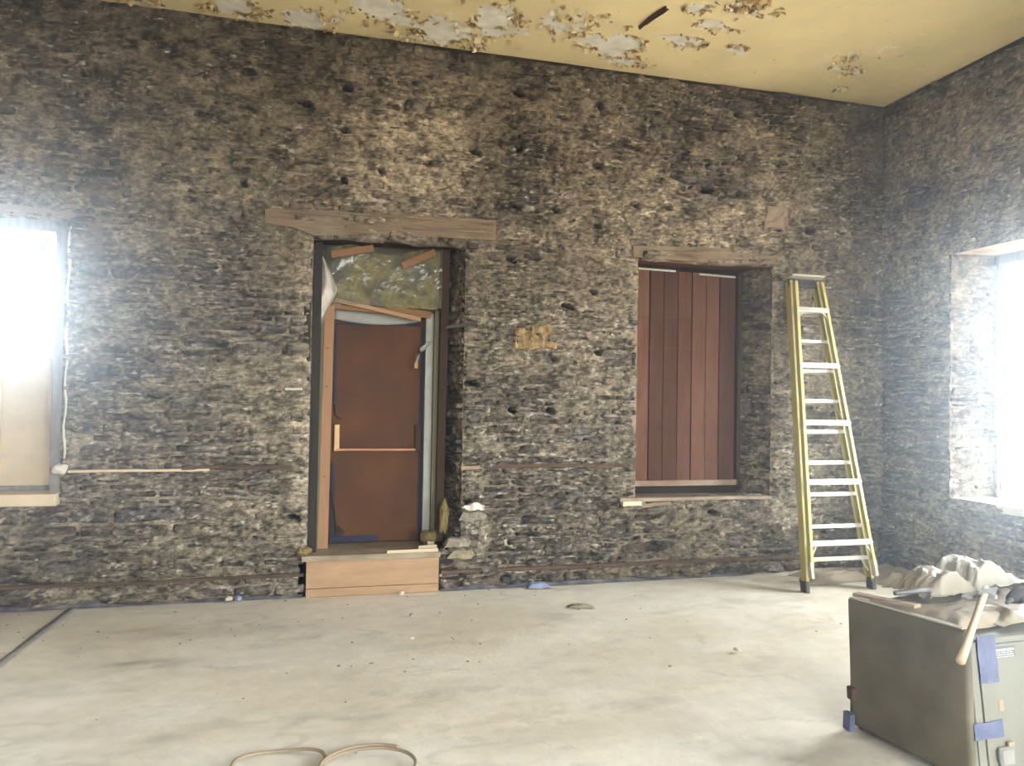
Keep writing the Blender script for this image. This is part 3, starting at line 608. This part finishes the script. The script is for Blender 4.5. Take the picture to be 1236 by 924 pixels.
# timber around the door
def board(name, p0, p1, w, t, m, label, sd=0, cat='board', r=.001):
    return tag(MB().beam(p0, p1, w, t).rough(r, 1, sd, 6).build(name, m), label, cat)
board('side_board', (.005, .17, .33), (.005, .17, 2.93), .065, .10, M['jamb_black'], 'blackened upright board at the far left of the door opening')
board('side_board', (.043, .28, .33), (.050, .28, 2.45), .018, .08, M['olive'], 'thin olive strip left of the fresh pine stud')
st = board('pine_stud', (.092, .29, .31), (.108, .29, 2.42), .082, .04, M['pine'], 'fresh pine stud standing left of the brown door', cat='stud')
for z in (2.05, 1.72, .95): MB().tube([(.095, .268, z), (.095, .262, z)], .008, 8).build('screw_head', M['iron'], st)
board('side_board', (1.043, .35, .36), (1.05, .35, 2.42), .04, .08, M['olive'], 'olive painted strip right of the grey door frame')
board('side_board', (1.095, .30, .36), (1.115, .30, 2.99), .070, .10, M['jamb_brown'], 'dark brown upright timber at the right of the door opening')
board('header_board', (.13, .335, 2.435), (1.00, .335, 2.385), .065, .035, M['pine_h'], 'fresh pine header board across the top of the door', 3)
board('slanted_batten', (.15, .295, 2.475), (.90, .295, 2.335), .036, .025, M['pine_l'], 'fresh pine batten slanting across the header board', 4, 'batten')
board('nailed_batten', (.11, .175, 2.845), (.465, .175, 2.925), .06, .018, M['pine_h'], 'orange-brown batten holding the plastic, upper left of the door', 5, 'batten')
board('nailed_batten', (.715, .175, 2.785), (1.00, .175, 2.925), .06, .018, M['pine_h'], 'tilted tan batten holding the plastic, upper right of the door', 6, 'batten')
def fn(u, v): return .11+.95*u+.01*v, .36-.07*fbm(u*6, v*4, 4, 3)-.03*np.sin(u*3.1416), 2.43+(.50+.04*np.sin(u*9))*v
o = sheet('insulation_batt', fn, 60, 34, M['insul']); tag(o, 'yellow wool insulation stuffed above the door behind clear plastic', 'insulation')
def fn(u, v):
    d = .045*ridge(u*3+v*1.5, v*2.2-u, 3, 14)+.02*ridge(u*9-5*v, v*3, 2, 19)
    return .075+1.0*u, .265-d*np.clip(6*v*(1.05-v), .1, 1), 2.44+.50*v-.05*np.sin(u*3.14)*0+.03*u*v
o = sheet('clear_plastic_sheet', fn, 50, 30, M['film']); tag(o, 'clear shiny plastic sheet covering the insulation above the door', 'plastic')
def fn(u, v):   # v 0 top, 1 bottom
    z = 2.86-.62*v; wl_ = .02+.02*v*0; w = np.where(v < .5, .02+.26*v, .15-.22*(v-.5))
    return .012+.01*np.sin(v*5)+w*u, .205+.02*np.sin(u*7+v*4), z+.02*np.sin(u*6)
o = sheet('hanging_plastic', fn, 12, 24, M['film_w'], thick=.001); tag(o, 'milky plastic flap hanging down beside the top of the pine stud', 'plastic')
# foam lumps
def lump(name, c, r, m, label, cat, sd):
    mb = MB(); bmesh.ops.create_icosphere(mb.bm, subdivisions=3, radius=1)
    P = np.array([v.co[:] for v in mb.bm.verts]); d = .7+.6*fbm(P[:, 0]*1.6+5, P[:, 1]*1.3+P[:, 2]*1.7+7, 3, sd)
    for v, k in zip(mb.bm.verts, d): v.co = Vector((v.co.x*r[0], v.co.y*r[1], v.co.z*r[2]))*k+Vector(c)
    mb.rough(min(r)*.22, 0, sd+3, 28)
    return tag(mb.build(name, m, None, False), label, cat)
lump('foam_lump', (1.0, .24, .40), (.075, .06, .075), M['foam'], 'lump of yellowed foam on the threshold at the right of the door', 'foam', 4)
lump('foam_lump', (1.105, .07, .60), (.045, .05, .15), M['foam'], 'upright smear of yellowed foam on the right door jamb', 'foam', 8)
lump('foam_lump', (-.06, -.01, .37), (.06, .05, .04), M['foam'], 'small crumb of foam and mortar at the left end of the threshold', 'foam', 12)
# threshold and plywood step
b = MB().box((.50, .26, .315), (1.12, .52, .03), None, .003).rough(.002, 2, 4).build('threshold_board', M['old_board']); tag(b, 'dusty grey board forming the threshold inside the door opening', 'board')
b = MB().box((.49, -.035, .315), (1.14, .07, .045), None, .004).rough(.004, 3, 4, 5).build('threshold_edge', M['old_board']); tag(b, 'rounded grey timber edge on top of the plywood step', 'board')
stp = empty('plywood_step', (.50, -.03, 0)); tag(stp, 'pale plywood step box below the brown door', 'step')
MB().box((.505, -.045, .183), (1.085, .018, .22), None, .001).build('front_panel', M['ply'], stp)
MB().box((.505, -.045, .035), (1.085, .018, .066), None, .001).build('lower_strip', M['ply'], stp)
MB().box((-.03, .0, .145), (.018, .07, .29), None, .001).build('side_panel', M['ply'], stp)
MB().box((1.04, .0, .145), (.018, .07, .29), None, .001).build('side_panel', M['ply'], stp)
board('loose_slat', (.61, -.055, .347), (1.04, -.05, .350), .03, .014, M['board_beige'], 'pale loose slat on the right half of the threshold', 5, 'slat')
board('loose_slat', (.88, .02, .352), (1.04, .03, .356), .05, .02, M['board_beige'], 'short loose slat behind the longer one on the threshold', 6, 'slat')
b = B('wood_block', (.99, .07, .385), (.06, .05, .045), M['ledge'], None, .004); tag(b, 'small wood block on the threshold in front of the foam', 'block')

# ------------------------------------------------------------------ window 2: boarded with a shutter
Wn = empty('window_2', (3.56, .40, .74)); Wn['kind'] = 'structure'
x = 2.853
edges = [2.86, 2.98, 3.145, 3.295, 3.45, 3.60, 3.755, 3.905, 4.085]
bm_ = [M['shutter'], mat('red_brown_board_dark', lin(84, 56, 43), var=.3, scale=3.5, stretch=(7, 2, .9), bump=.3, bscale=30, rough=.75, spec=.1, dust=.04), mat('red_brown_board_pale', lin(108, 74, 57), var=.3, scale=3.5, stretch=(7, 2, .9), bump=.3, bscale=30, rough=.75, spec=.1, dust=.05)]
for k, (a, b_) in enumerate(zip(edges, edges[1:])):
    MB().box(((a+b_)/2, .36+.004*math.sin(k*2.2), 1.875), (b_-a-.008, .025, 2.10), None, .003).rough(.0012, 2, k, 4).build('plank', bm_[(k*2+k//3) % 3], Wn)
B('frame_side', (4.11, .35, 1.87), (.04, .08, 2.14), M['jamb_brown'], Wn, .003)
B('bottom_rail', (3.49, .335, .845), (1.26, .05, .055), M['ledge'], Wn, .005)
for z in (2.46, 2.16): B('mark_batten', (3.3, .3465, z), (.9, .003, .012), M['shutter'], Wn, .001)
MB().box((3.2, .338, 2.925), (.42, .02, .018), Matrix.Rotation(.012, 3, 'Y'), .002).build('white_strip', M['white'], Wn)
MB().box((3.87, .338, 2.905), (.40, .02, .018), Matrix.Rotation(.02, 3, 'Y'), .002).build('white_strip', M['white'], Wn)
B('backing', (3.5, .42, 1.87), (1.42, .02, 2.3), M['jamb_black'], Wn, .001)  # unseen board added behind the planks to stop daylight leaking in

# ------------------------------------------------------------------ window 1 (left)
W1 = empty('window_1', (-2.45, .15, .8)); W1['kind'] = 'structure'
B('side_frame', (-1.905, .13, 1.90), (.075, .20, 2.18), M['frame_grey'], W1, .006)
B('side_frame', (-3.05, .13, 1.90), (.075, .20, 2.18), M['frame_grey'], W1, .006)
B('top_frame', (-2.48, .13, 2.925), (1.24, .20, .13), M['frame_grey'], W1, .006)
B('sash_stile', (-1.965, .19, 1.87), (.035, .05, 2.0), M['frame'], W1, .004)
B('sash_stile', (-2.99, .19, 1.87), (.035, .05, 2.0), M['frame'], W1, .004)
B('sash_rail', (-2.48, .19, 1.905), (1.0, .05, .03), M['frame'], W1, .004)
B('glass_pane', (-2.48, .20, 2.40), (1.0, .006, .96), M['pane'], W1, 0)
B('lower_board', (-2.48, .19, 1.38), (1.0, .025, 1.03), M['board_beige'], W1, .002)
B('board_batten', (-2.335, .172, 1.38), (.03, .012, 1.0), M['board_beige'], W1, .002)
B('bottom_rail', (-2.48, .17, .885), (1.0, .05, .05), M['frame_grey'], W1, .004)
B('window_sill', (-2.48, .06, .828), (1.24, .30, .09), M['board_beige'], W1, .008)
lintel('window_lintel', [(-3.2, 3.03), (-2.3, 3.035), (-1.80, 3.025)], [(-3.2, 2.955), (-1.80, 2.955)], -.034, .1, M['beam'], 'pale timber edge over the left window', 22)
MB().prism([(-2.07, 2.83), (-2.02, 2.84), (-2.10, 2.60)], .165, .168).build('torn_flap', M['blue_pale'], W1)
lump('mortar_lump', (-1.86, -.02, 1.055), (.055, .05, .045), M['white'], 'pale lump of mortar at the lower right edge of the left window', 'mortar', 21)
for k in range(9):
    pass
sl = MB().tube([(-1.835+.008*math.sin(k*1.7), -.012, 1.1+k*.095) for k in range(20)], [.006+.005*abs(math.sin(k*2.3)) for k in range(20)], 6).build('plaster_bead', M['white'])
tag(sl, 'ragged white plaster edge running up beside the left window', 'plaster')

# ------------------------------------------------------------------ window 3 (right wall)
W3 = empty('window_3', (6.02, -1.6, .8)); W3['kind'] = 'structure'
B('side_frame', (6.03, -.905, 1.92), (.10, .06, 2.20), M['frame_grey'], W3, .005)
B('side_frame', (6.03, -2.38, 1.92), (.10, .07, 2.20), M['frame_grey'], W3, .005)
B('sash_stile', (6.04, -.965, 1.92), (.05, .06, 2.10), M['white'], W3, .005)
B('top_frame', (6.03, -1.62, 2.98), (.10, 1.46, .10), M['frame_grey'], W3, .005)
B('bottom_rail', (6.03, -1.62, .86), (.10, 1.40, .08), M['white'], W3, .005)
B('meeting_rail', (6.04, -1.62, 2.33), (.05, 1.40, .045), M['white'], W3, .005)
B('glass_pane', (6.05, -1.65, 2.65), (.006, 1.38, .60), M['pane'], W3, 0)
B('glass_pane', (6.05, -1.65, 1.60), (.006, 1.38, 1.42), M['pane'], W3, 0)
mk = MB()
mk.box((6.036, -1.12, 2.475), (.002, .10, .014)); mk.tube([(6.036, -1.10+.034*math.cos(a/12*6.283), 2.42+.034*math.sin(a/12*6.283)) for a in range(13)], .006, 5)
mk.box((6.036, -1.05, 2.40), (.002, .02, .012))
mk.build('printed_mark', M['print'], W3)

# ------------------------------------------------------------------ ladder: folded, leaning on the wall
LB = Vector((4.505, -.70, .0)); Lt = Vector((4.48, -.165, 2.83)); Lu = (Lt-LB).normalized(); LX = Vector((1, 0, 0)); LN = LX.cross(Lu).normalized(); 
if LN.y > 0: LN = -LN
LL = (Lt-LB).length
lad = empty('stepladder', LB); tag(lad, 'tall yellow folded stepladder leaning against the stone wall right of the shutter', 'ladder')
def LP(x, l, n): return LB+LX*x+Lu*l+LN*n
def hw(l): return .352-(.352-.155)*l/LL
def channel(side, l0, l1, n0, depth, m, name, x0=None):
    """C-section rail: web outside, flanges turned inwards"""
    mb = MB(); f = .028; t = .004
    a = lambda l: side*(hw(l)+(x0 or 0))
    dirv = (LP(a(l1), l1, 0)-LP(a(l0), l0, 0)).normalized(); side_v = LX*(-side); side_v = (side_v-dirv*side_v.dot(dirv)).normalized()
    mb.beam(LP(a(l0), l0, n0), LP(a(l1), l1, n0), depth, t, side_v, .001)
    for s in (-1, 1):
        c0 = LP(a(l0), l0, n0+s*depth/2)+side_v*f/2; c1 = LP(a(l1), l1, n0+s*depth/2)+side_v*f/2
        mb.beam(c0, c1, f, t, LN, .001)
    return mb.build(name, m, lad)
for sd_ in (-1, 1):
    channel(sd_, .07, LL-.03, 0, .075, M['yellow'], 'front_rail')
    channel(sd_, .20, LL-.06, .085, .045, M['yellow'], 'rear_rail', -.004)
    MB().beam(LP(sd_*(hw(0)-.012), 0.0, -.005), LP(sd_*(hw(0)-.012), .10, 0), .085, .036, LX, .004).build('foot', M['dark'], lad)
    MB().beam(LP(sd_*(hw(.1)-.02), .12, .085), LP(sd_*(hw(.1)-.02), .26, .085), .05, .03, LX, .004).build('rear_foot', M['alu'], lad)
    for (l, nn, d) in ((.44, .10, -.13), (.30, .02, -.15), (2.55, .10, -.09)):
        h_ = hw(l)-.02; MB().beam(LP(sd_*h_, l+d*.9, nn), LP(sd_*(h_-.075), l-.01, nn), .014, .006, LN, .001).build('brace', M['alu'], lad)
for k in range(9):
    l = .29+k*.283; w = hw(l)*2-.01
    mb = MB().beam(LP(-w/2, l, 0), LP(w/2, l, 0), .006, .078, LN, .001)
    mb.beam(LP(-w/2, l-.014, .037), LP(w/2, l-.014, .037), .030, .005, LN, .001); mb.beam(LP(-w/2, l-.014, -.037), LP(w/2, l-.014, -.037), .030, .005, LN, .001)
    for q in range(4): mb.beam(LP(-w/2, l+.004, -.028+q*.018), LP(w/2, l+.004, -.028+q*.018), .003, .006, LN, 0)
    mb.build('step', M['alu'], lad)
for k in range(5):
    l = .415+k*.532; w = hw(l)*2-.01
    mb = MB().beam(LP(-w/2, l, .108), LP(w/2, l, .108), .050, .004, LN, .001)
    for q in (-.018, .0, .018): mb.beam(LP(-w/2, l+q, .112), LP(w/2, l+q, .112), .006, .005, LN, .001)
    mb.build('rear_crossbar', M['alu'], lad)
    for sd_ in (-1, 1): MB().tube([LP(sd_*(w/2-.004), l, .108), LP(sd_*(w/2-.004), l, .120)], .007, 8).build('rivet', M['alu'], lad)
cw = .35
MB().beam(LP(-cw/2, LL, .03), LP(cw/2, LL, .03), .020, .16, LN, .004).build('top_cap', M['alu'], lad)
mb = MB().beam(LP(-cw/2+.01, LL-.05, .02), LP(cw/2-.01, LL-.05, .02), .08, .02, LN, .003)
for q in range(7): mb.tube([LP(-.10+q*.034, LL-.03-.02*(q % 2), .03), LP(-.10+q*.034, LL-.03-.02*(q % 2), .04)], .010, 8)
mb.build('cap_underside', M['dark'], lad)
MB().tube([LP(hw(1.7)-.05, 1.68, .0), LP(hw(1.5)-.03, 1.5, .06), LP(hw(1.3)-.02, 1.22, .085)], .004, 6).build('spreader', M['alu'], lad)

# ------------------------------------------------------------------ cabinet on castors with its load
TF = Vector((2.643, -3.109, 0)); TN = Vector((2.778, -3.705, 0)); w1 = Vector((.9985, .055, 0)); sdv = (TN-TF).normalized(); wf = Vector((-sdv.y, sdv.x, 0))
wf = Vector((.975, .221, 0)); ff = Vector((w1.y, -w1.x, 0))      # ff: outward normal of the front face
cab = empty('utility_cabinet', (TF+TN)/2+wf*.5); tag(cab, 'dusty off-white cabinet on castors with a taupe side panel', 'cabinet')
def quadbox(P, z0, z1, bev=.01, Q=None):
    mb = MB(); a = [mb.bm.verts.new((p.x, p.y, z0)) for p in (Q or P)]; b = [mb.bm.verts.new((p.x, p.y, z1)) for p in P]
    mb.bm.faces.new(a[::-1]); mb.bm.faces.new(b)
    for k in range(len(P)): mb.bm.faces.new((a[k], a[(k+1) % len(P)], b[(k+1) % len(P)], b[k]))
    if bev: bmesh.ops.bevel(mb.bm, geom=mb.bm.edges[:], offset=bev, segments=3, affect='EDGES', profile=.5)
    return mb
w_in = .035
A0 = TF+wf*w_in; A1 = TN+w1*w_in+Vector((0, .012, 0))
NB = Vector((2.730, -3.786, 0)); dnv = Vector((.0747, .1257, .98926)); fo = Vector((.0546, -.99106, .12177))
quadbox([A0, A1, A1+w1*1.05, A0+wf*1.05], .05, .615, .006, [A0, NB+w1*w_in+Vector((0, .012, 0)), NB+w1*1.08+Vector((0, .012, 0)), A0+wf*1.05]).build('body', M['offwhite'], cab)
pm = quadbox([TF, TN, TN+w1*.045, TF+wf*.05], .035, .665, .018, [TF+Vector((.005, -.04, 0)), NB, NB+w1*.045, TF+wf*.05]); pm.rough(.003, 1, 5, 3).build('side_panel', M['taupe'], cab, True)
e_ = MB().beam(TF+wf*.022+sdv*.015+Vector((0, 0, .666)), TN+wf*.022-sdv*.015+Vector((0, 0, .666)), .034, .007, (0, 0, 1), .003).rough(.002, 3, 4, 9).build('dusty_edge', M['tarp_pale'], cab)
def FP(u, b, d=0): return TN+Vector((0, .012, .665))+w1*u+dnv*b+fo*d
def facebox(u0, u1, z0, z1, d0, d1, m, name, bev=.002, parent=cab, rough=0, sd=1):
    xa = w1.normalized(); za = fo.cross(xa).normalized(); za = za if za.z > 0 else -za; xa = za.cross(fo).normalized(); xa = xa if xa.x > 0 else -xa
    c = FP((u0+u1)/2, (z0+z1)/2, (d0+d1)/2); mb = MB().box(c, (u1-u0, d1-d0, z1-z0), Matrix((xa, -fo, za)).transposed(), bev)
    if rough: mb.rough(rough, 4, sd, 26)
    return mb.build(name, m, parent)
fd = facebox(.092, 1.0, -.60, -.075, -.004, .010, M['offwhite'], 'front_door', .004)
facebox(.042, .084, -.60, -.06, -.004, .008, M['offwhite'], 'corner_post', .004)
lb = facebox(.160, .285, -.134, -.086, .010, .013, M['labeldark'], 'label_plate', .001)
for k, h in enumerate((.008, .003, .003, .003)):
    a_ = .168
    while a_ < .268:
        w = random.uniform(.008, .020) if k else .028
        facebox(a_, min(a_+w, .277), -.104-k*.009, -.104-k*.009+h, .0132, .0137, M['labellight'], 'lettering', 0, lb); a_ += w+.005
facebox(.180, .205, -.355, -.31, .0105, .0115, M['ledge'], 'scuff', .0005, cab)
la = facebox(.158, .25, -.585, -.50, .008, .024, M['offwhite'], 'latch', .012)
facebox(.172, .236, -.573, -.515, .022, .026, M['frame_grey'], 'latch_recess', .006, la)
facebox(.150, .166, -.56, -.51, .010, .026, M['labeldark'], 'latch_hinge', .005)
facebox(.205, .240, -.500, -.482, .010, .028, M['ledge'], 'latch_tongue', .006)
for (q, nm) in ((TF+wf*.07+sdv*.05, 0), (TF+wf*.12+sdv*.50, 1), (TF+wf*.95+sdv*.1, 0), (TF+wf*.95+sdv*.45, 1)):
    cs = empty('castor', (q.x, q.y, 0)); cs.parent = cab; cs.matrix_parent_inverse = parent_mat(cab).inverted()
    MB().tube([q+Vector((-.012, 0, .027)), q+Vector((.012, 0, .027))], .026, 16).build('wheel', M['dark'], cs)
    MB().box(q+Vector((0, 0, .052)), (.034, .045, .035), None, .006).build('fork', M['steel'], cs)
q = TF+sdv*.02-wf*.004
o = MB().box((q.x-.008, q.y-.02, .055), (.03, .055, .085), None, .004).rough(.003, 2, 3).build('tape_wrap', M['blue_pale']); tag(o, 'blue tape wrapped round the rear left castor of the cabinet', 'tape')
o = MB().box((q.x-.004, q.y-.035, .20), (.035, .04, .06), None, .008).rough(.004, 2, 4).build('corner_catch', M['beam_dark'], cab)
tA = facebox(.066, .172, -.232, -.030, .012, .016, M['blue_pale'], 'blue_tape', .0005, None, .004, 3); tag(tA, 'upright strip of blue tape on the cabinet front below the tool handle', 'tape')
tB = facebox(.026, .192, -.462, -.390, .012, .016, M['blue_pale'], 'blue_tape', .0005, None, .004, 8); tag(tB, 'level strip of blue tape lower on the cabinet front', 'tape')
# top load
def on_top(a, b): return TF+wf*a+sdv*b
def drape(name, a0, a1, b0, b1, z0, h, m, sd, label, cat, hang=0, n=70, f=4, prof=None):
    def fn(u, v):
        a = a0+(a1-a0)*u; b = b0+(b1-b0)*v; r = np.clip(np.minimum(np.minimum(u, 1-u), np.minimum(v, 1-v))*7, 0, 1)
        a = a+.03*(fbm(v*4, u*2, 2, sd)-.5); b = b+.04*(fbm(u*4, v*2, 2, sd+1)-.5)
        z = z0+(h*(.15+.95*ridge(u*f*.8+v, v*f*.6, 4, sd+3)**1.6)*sstep(0, 1, r) if prof is None else prof(u, v)*sstep(0, 1, r)+h*.6*ridge(u*f+v*1.3, v*f, 4, sd+3)**1.5)+.004
        if hang: k = np.clip((v-(1-hang))/hang, 0, 1); z = np.where(v > 1-hang, .665-(b-.60)*.9*0-.10*k**1.5, z)
        return TF.x+wf.x*a+sdv.x*b, TF.y+wf.y*a+sdv.y*b, z
    o = sheet(name, fn, n, n, m, thick=.002); return tag(o, label, cat)
drape('drop_cloth', .06, 1.05, .03, .56, .628, .05, M['tarp_tan'], 71, 'tan cloth spread flat over the cabinet top', 'cloth')
drape('plastic_heap', .25, .72, .03, .30, .66, .09, M['tarp'], 72, 'cream heap of crumpled plastic at the left rear of the cabinet top', 'plastic', f=3, prof=lambda u, v: .10*np.sin(np.clip(u*1.2, 0, 1)*3.14))
drape('plastic_heap', .60, 1.10, .02, .30, .67, .09, M['tarp_pale'], 73, 'whiter plastic bundle at the right rear of the cabinet top', 'plastic', f=3, prof=lambda u, v: .11*np.sin(np.clip(u*.9+.2, 0, 1)*3.14))
drape('plastic_fold', .32, 1.08, .26, .58, .632, .05, M['tarp'], 74, 'broad folded plastic sheet at the front of the cabinet top under the tools', 'plastic', f=4)
b = MB().beam(on_top(.075, .0)+Vector((0, 0, .672)), on_top(.085, .33)+Vector((0, 0, .690)), .05, .016, (0, 0, 1)).rough(.002, 2, 2).build('wooden_lath', M['ledge']); tag(b, 'thin brown wooden lath along the panel edge of the cabinet top', 'lath')
b = MB().tube([(2.779, -3.29, .722), (2.90, -3.29, .726), (3.03, -3.298, .73)], .012, 10).build('pry_bar', M['steel']); tag(b, 'short dark grey rod lying on the plastic at the cabinet rear', 'bar')
P1 = Vector((2.505, -3.94, .607)); P2 = Vector((3.038, -3.566, .800))
P1 = P2+(P1-P2)*.93
ax = (P2-P1).normalized()
ht = empty('hatchet', (P1+P2)/2); tag(ht, 'wooden-handled hatchet resting on the cabinet corner, handle towards the camera', 'hatchet')
pts = [P1+(P2-P1)*(k/8) for k in range(9)]
MB().tube(pts, [.019, .0185, .017, .0158, .015, .015, .0155, .016, .0165], 12).build('handle', M['handle'], ht, True)
hx = Vector((.93, .15, .0)).normalized(); hc = P2-ax*.045
mb = MB(); prof_ = [(-.05, -.018, .016), (-.02, -.024, .020), (.02, -.024, .018), (.075, -.045, .006), (.085, -.045, .003)]
prev = None
zax = ax
for (d, hgt, th) in prof_:
    nrm = hx.cross(zax).normalized()
    r_ = [mb.bm.verts.new(hc+hx*d+zax*(s1*abs(hgt))+nrm*(s2*th)) for s1, s2 in ((-1, -1), (1, -1), (1, 1), (-1, 1))]
    if prev:
        for k in range(4): mb.bm.faces.new((prev[k], prev[(k+1) % 4], r_[(k+1) % 4], r_[k]))
    else: mb.bm.faces.new(r_)
    prev = r_
mb.bm.faces.new(prev[::-1]); mb.build('head', M['steel'], ht)
MB().tube([hc+zax*-.045+Vector((.018*math.cos(a), .018*math.sin(a)*.4, .016*math.sin(a)+.0)) for a in np.linspace(0, 6.28, 14)], .0035, 6).build('cord', M['jamb_black'], ht)
lump('knotted_rag', (2.955, -3.56, .765), (.05, .03, .018), M['frame_grey'], 'small grey knot of cord beside the hatchet head', 'rag', 31)
gl = empty('work_glove', (3.30, -3.52, .71)); tag(gl, 'dark dusty work glove on the plastic right of the hatchet', 'glove')
def tw(x, y, z): return (3.27+x, -3.50+y, .725+z)
mb = MB(); mb.tube([tw(-.02, .0, 0), tw(.04, .01, .008), tw(.10, .02, .01), tw(.18, .035, .012), tw(.27, .05, .005)], [.022, .038, .042, .040, .036], 12); mb.rough(.004, 0, 3, 30).build('palm', M['dark'], gl, True)
for k in range(4):
    MB().tube([tw(.04+k*.028, -.02, .0), tw(.02+k*.03, -.045, -.004), tw(.015+k*.03, -.062, -.014)], [.013, .0125, .009], 8).build('finger', M['steel'], gl, True)
MB().tube([tw(.0, .0, .0), tw(-.035, -.012, -.004), tw(-.06, -.02, -.012)], [.015, .013, .008], 8).build('thumb', M['dark'], gl, True)

# ------------------------------------------------------------------ haze volume added for the lens glare around the windows
def haze(density=.025, g=.88):
    m = bpy.data.materials.new('glare_haze'); m.use_nodes = True; n = m.node_tree.nodes; n.remove(n['Principled BSDF'])
    v = n.new('ShaderNodeVolumeScatter'); v.inputs['Density'].default_value = density; v.inputs['Anisotropy'].default_value = g; v.inputs['Color'].default_value = (.80, .91, 1, 1)
    m.node_tree.links.new(v.outputs[0], n['Material Output'].inputs['Volume'])
    o = MB().box(((XL+XR)/2, (YB-.06)/2, HC/2), (XR-XL-.06, -.06-YB-.02, HC-.06)).build('glare_haze', m)
    tag(o, 'thin haze added to the room air for lens glare around the windows', 'haze', kind='stuff')
HAZE = 1
if HAZE: haze()
